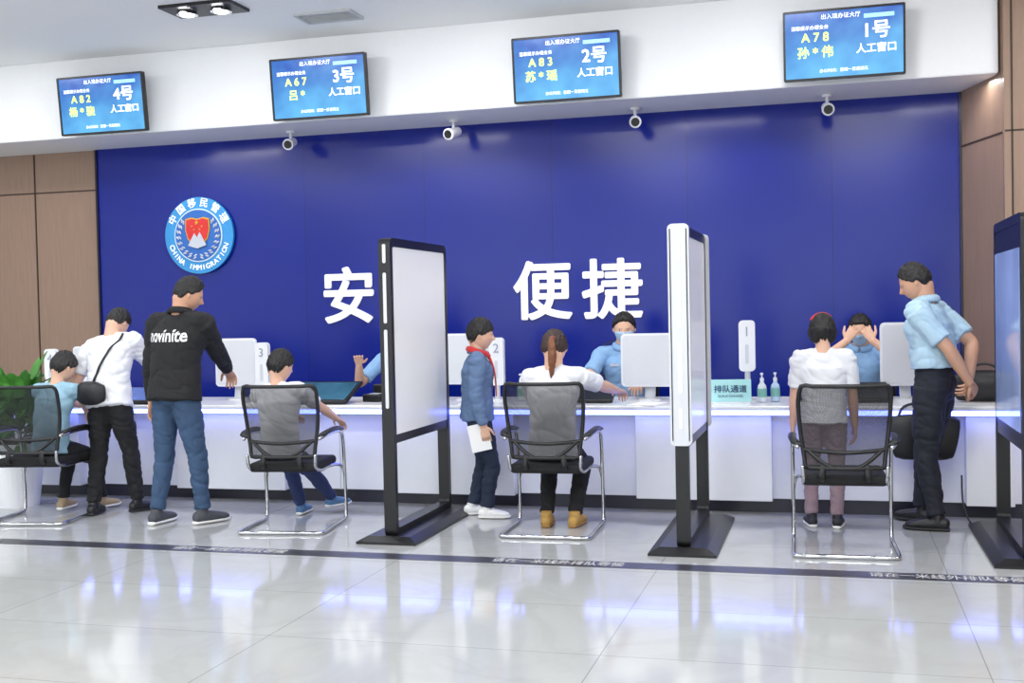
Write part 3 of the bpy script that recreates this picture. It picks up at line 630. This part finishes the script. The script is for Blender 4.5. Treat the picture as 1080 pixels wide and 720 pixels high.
p=person('standing_boy_with_red_scarf',(-2.44,7.80),-72,1.42,skinB,hairb,'fringe',dj,navy,whs,solew,lean=1,hd=(4,4,0),hf=.155,shw=.112,sleeve='long',ts=1.16,ls=1.10,
  arms={True:dict(t=(.20,.04,.66),curl=.4),False:dict(t=(-.19,-.02,.66),curl=.4)},feet={True:((.08,.05,.064),-10),False:((-.08,-.05,.064),12)},collar=dj,wr=.008)
bm=bmesh.new(); Nk=p['Nk'];H=1.42
pts=[Nk+V((.060*math.cos(a)*1.12,.062*math.sin(a)*1.1+.006,.015-.022*math.sin(a))) for a in [pi/2+2*pi*i/16 for i in range(16)]]
loft(bm,pts,[(.016,.022)]*16,n=8,sub=2)
for sg,e in ((1,-.30),(-1,-.26)): loft(bm,[Nk+V((0,.076,-.012)),Nk+V((.014*sg,.108,-.08)),Nk+V((.03*sg,.126,-.17)),Nk+V((.035*sg,.130,e))],[(.018,.014),(.024,.008),(.034,.006),(.02,.005)],side=(1,0,0),n=10)
ell(bm,Nk+V((0,.082,-.02)),(.022,.016,.018))
obj('red_neckerchief',bm,redmat,p['root'],smooth=True)
w=p['el'][True][1]; bm=bmesh.new(); box(bm,w+V((-.015,-.03,-.08)),(.004,.14,.19),Matrix.Rotation(.2,3,'X')); obj('paper_sheet',bm,MATS['paper'],p['root'])
person('seated_girl_with_ponytail',(-1.79,7.42),0,1.65,skinB,hairdb,'pony',wt,bt,tan,mat('tan_sole',(160,120,60),.6),pelvis=(0,-.06,.545),lean=8,twist=-8,hd=(4,12,0),hf=.138,ts=1.06,wr=.007,
  arms={True:dict(t=('w',-1.42,8.0,.86),n=(0,0,-1),curl=.4,pole=(.9,-.3,-.6)),False:dict(t=(-.05,.42,.86),n=(0,0,-1),curl=.4,pole=(-.5,-.3,-1))},feet={True:((.10,.12,.073),-5,(.1,1,.6)),False:((-.09,.10,.073),8,(-.1,1,.6))},pony=hairbr)
p=person('standing_girl_in_white_tshirt',(-.07,7.76),3,1.41,skinB,hairb,'bob',wt,mauve,mat('dark_sneaker',(40,40,48),.6),solew,lean=4,hd=(8,14,3),hf=.155,shw=.108,ts=1.10,ls=1.02,wr=.007,
  arms={True:dict(t=(.20,.10,.62),curl=.3),False:dict(t=(-.20,.12,.62),curl=.3)},feet={True:((.075,.0,.063),-8),False:((-.085,.04,.063),8)})
bm=bmesh.new(); C=p['C'];hh=p['hh']; pts=[C+p['Rh']@V((.405*hh*math.cos(a),-.05*hh,.50*hh*math.sin(a)+.06*hh)) for a in [math.radians(55+i*9) for i in range(11)]]
loft(bm,pts,[(.009,.006)]*11,n=8,sub=2); obj('red_hairband',bm,redmat,p['root'],smooth=True)
p=person('man_in_light_blue_shirt',(.62,7.86),66,1.74,skinA,hairb,'short',lblue,mat('dark_navy_trousers',(26,29,40),.8,bump=.15),blks,soleb,lean=6,hd=(16,24,0),ts=1.16,ls=1.12,tuck=True,shw=.110,
  arms={True:dict(t=(.05,-.20,.97),d=(-.6,-.10,-.5),n=(0,1,.1),curl=.5,pole=(.9,-.9,.1)),False:dict(t=(-.04,-.23,.94),d=(.6,-.10,-.5),n=(0,1,.1),curl=.5,pole=(-.9,-.9,.1))},
  feet={True:((.12,.14,.078),-12),False:((-.10,-.04,.078),14)},collar=lblue,belt=MATS['black_leather'],wr=.009)
t=empty('black_shoulder_bag',(.56,8.07,.0)); bm=bmesh.new(); loft(bm,[(-.20,0,.55),(-.12,0,.56),(.12,0,.56),(.20,0,.55)],[(.13,.025),(.15,.035),(.15,.035),(.13,.025)],side=(0,0,1)); 
loft(bm,[(-.16,0,.68),(-.12,.02,.76),(0,.03,.785),(.12,.02,.76),(.16,0,.68)],[.009]*5); obj('bag',bm,MATS['black_leather'],t,smooth=True)
def epaulet(p):
    bm=bmesh.new()
    for r in (True,False): 
        S=p['S'][r]; N_=p['Nk']; q=S.lerp(N_,.35)+V((0,0,.045*1.7)); box(bm,q,(.10,.045,.012),Matrix.Rotation(.35*(1 if r else -1),3,'Y'))
    obj('epaulettes',bm,mat('dark_epaulette',(25,30,55),.6),p['root'])
    bm=bmesh.new(); q=p['Mi'].lerp(p['Nk'],.5); box(bm,q+V((.075,.125,.0)),(.07,.012,.02)); obj('badge',bm,silver,p['root'])
def officer(x,y,yaw,arms,hd,H=1.72,**k):
    chair(x,y+.02,180+yaw,'staff_chair')
    p=person('immigration_officer',(x,y),180+yaw,H,skinB,hairb,'short',offb,navy,blks,soleb,pelvis=(0,-.06,.56),lean=6,hd=hd,mask=True,tuck=True,collar=offb,arms=arms,feet={True:((.12,.38,.078),-8),False:((-.12,.38,.078),8)},**k); epaulet(p); return p
officer(-1.66,9.40,4,{True:dict(t=(.22,.50,.90),n=(0,0,-1),curl=.4),False:dict(t=(-.18,.5,.86),n=(0,0,-1),curl=.4)},(5,8,0),H=1.82)
officer(.20,9.42,-4,{True:dict(t=(.09,.27,1.17),d=(-.3,-.1,.5),n=(0,-1,0),curl=.6,pole=(1,.2,-.8)),False:dict(t=(-.10,.27,1.17),d=(.3,-.1,.5),n=(0,-1,0),curl=.6,pole=(-1,.2,-.8))},(-4,14,0))
officer(-3.62,9.42,0,{True:dict(t=(.26,.34,1.03),n=(0,0,-1),curl=.3,pole=(.5,-.5,-1)),False:dict(t=(-.18,.5,.86),n=(0,0,-1),curl=.4)},(0,14,0))
# ---------------- plant
t=empty('potted_plant',(-6.22,7.72,0)); bm=bmesh.new(); loft(bm,[(0,0,.0),(0,0,.3),(0,0,.5)],[.15,.19,.21],side=(1,0,0),n=32,cap=0); obj('pot',bm,whitep,t,smooth=False)
bm=bmesh.new(); cyl(bm,(0,0,.46),(0,0,.51),.19); obj('soil',bm,mat('soil',(50,38,28),.9),t)
bm=bmesh.new()
for i in range(230):
    a=random.uniform(0,2*pi); el=random.uniform(-.1,1.35); L=random.uniform(.2,.42); rad=V((math.cos(a),math.sin(a),0)); 
    prev=None; w0=random.uniform(.03,.055); sd=V((-rad.y,rad.x,random.uniform(-.5,.5))).normalized()
    base=V((0,0,.5))+rad*random.uniform(.02,.14)+V((0,0,random.uniform(0,.44)))
    for k in range(9):
        u=k/8; q=base+rad*(math.cos(el)*L*u)+V((0,0,math.sin(el)*L*u-.22*L*u*u*(1.6-el))); w=w0*math.sin(pi*min(1,max(0,(u-.3)/.7)))**.7+.002
        if q.y>.28: q.y=.28
        c=[bm.verts.new(q-sd*w),bm.verts.new(q-V((0,0,.012))),bm.verts.new(q+sd*w)]
        if prev: bm.faces.new((prev[0],prev[1],c[1],c[0])); bm.faces.new((prev[1],prev[2],c[2],c[1]))
        prev=c
obj('foliage',bm,mat('green_leaf',(75,140,55),.4,var=.3,scale=8),t,smooth=True)
# ---------------- lights
w=bpy.data.worlds.new('daylight'); scn.world=w; w.use_nodes=True
bg=w.node_tree.nodes['Background']; bg.inputs[0].default_value=(.86,.92,1,1); bg.inputs[1].default_value=.75
def area(name,loc,rot,sx,sy,p,c=(1,1,1)):
    l=bpy.data.lights.new(name,'AREA'); l.shape='RECTANGLE'; l.size=sx; l.size_y=sy; l.energy=p; l.color=c
    o=bpy.data.objects.new(name,l); scn.collection.objects.link(o); o.location=loc; o.rotation_euler=rot
fx=mat('led_panel_diffuser',(255,255,255),.5,emit=3,var=0)
for x in (-8.5,-5.5,-2.5,.5,3.2):
    for y in (-.5,2.2,4.9):
        e=empty('ceiling_led_panel',(x,y,3.9)); rbox('diffuser',(0,0,-.012),(1.2,.6,.02),fx,e,.003)
        area('panel_lamp',(x,y,3.86),(0,0,0),1.2,.6,46,(.99,.995,1))
for x in (-7.6,-4.76,-2.5,-.3,2.2): area('downlight_lamp',(x,8.0,3.83),(math.radians(12),0,0),.5,.3,22,(1,.99,.98))
for x in (-5.8,-3.4,-1,1.): area('bulkhead_fill',(x,9.6,3.14),(0,0,0),.8,.12,5,(1,.98,.96))  # added fill strips below the bulkhead, no fixture modelled
area('camera_side_fill',(-3,-3.9,1.8),(math.radians(90),0,0),14,2.8,190,(.93,.97,1))  # added front fill behind the camera, lights the turned backs
# ---------------- camera
cam=bpy.data.cameras.new('camera'); co=bpy.data.objects.new('camera',cam); scn.collection.objects.link(co)
th=math.radians(15.57); pt=.0262; ro=.0213
rl=V((math.cos(th),math.sin(th),0)); fwd=V((-math.sin(th)*math.cos(pt),math.cos(th)*math.cos(pt),-math.sin(pt))); ul=rl.cross(fwd)
c_,s_=math.cos(ro),math.sin(ro); rc=rl*c_-ul*s_; uc=rl*s_+ul*c_
Mx=Matrix((rc,uc,-fwd)).transposed().to_4x4(); Mx.translation=(0,0,1.45); co.matrix_world=Mx
cam.sensor_width=36; cam.lens=36*1220/1080; scn.camera=co
bpy.data.scenes.remove(tmps)
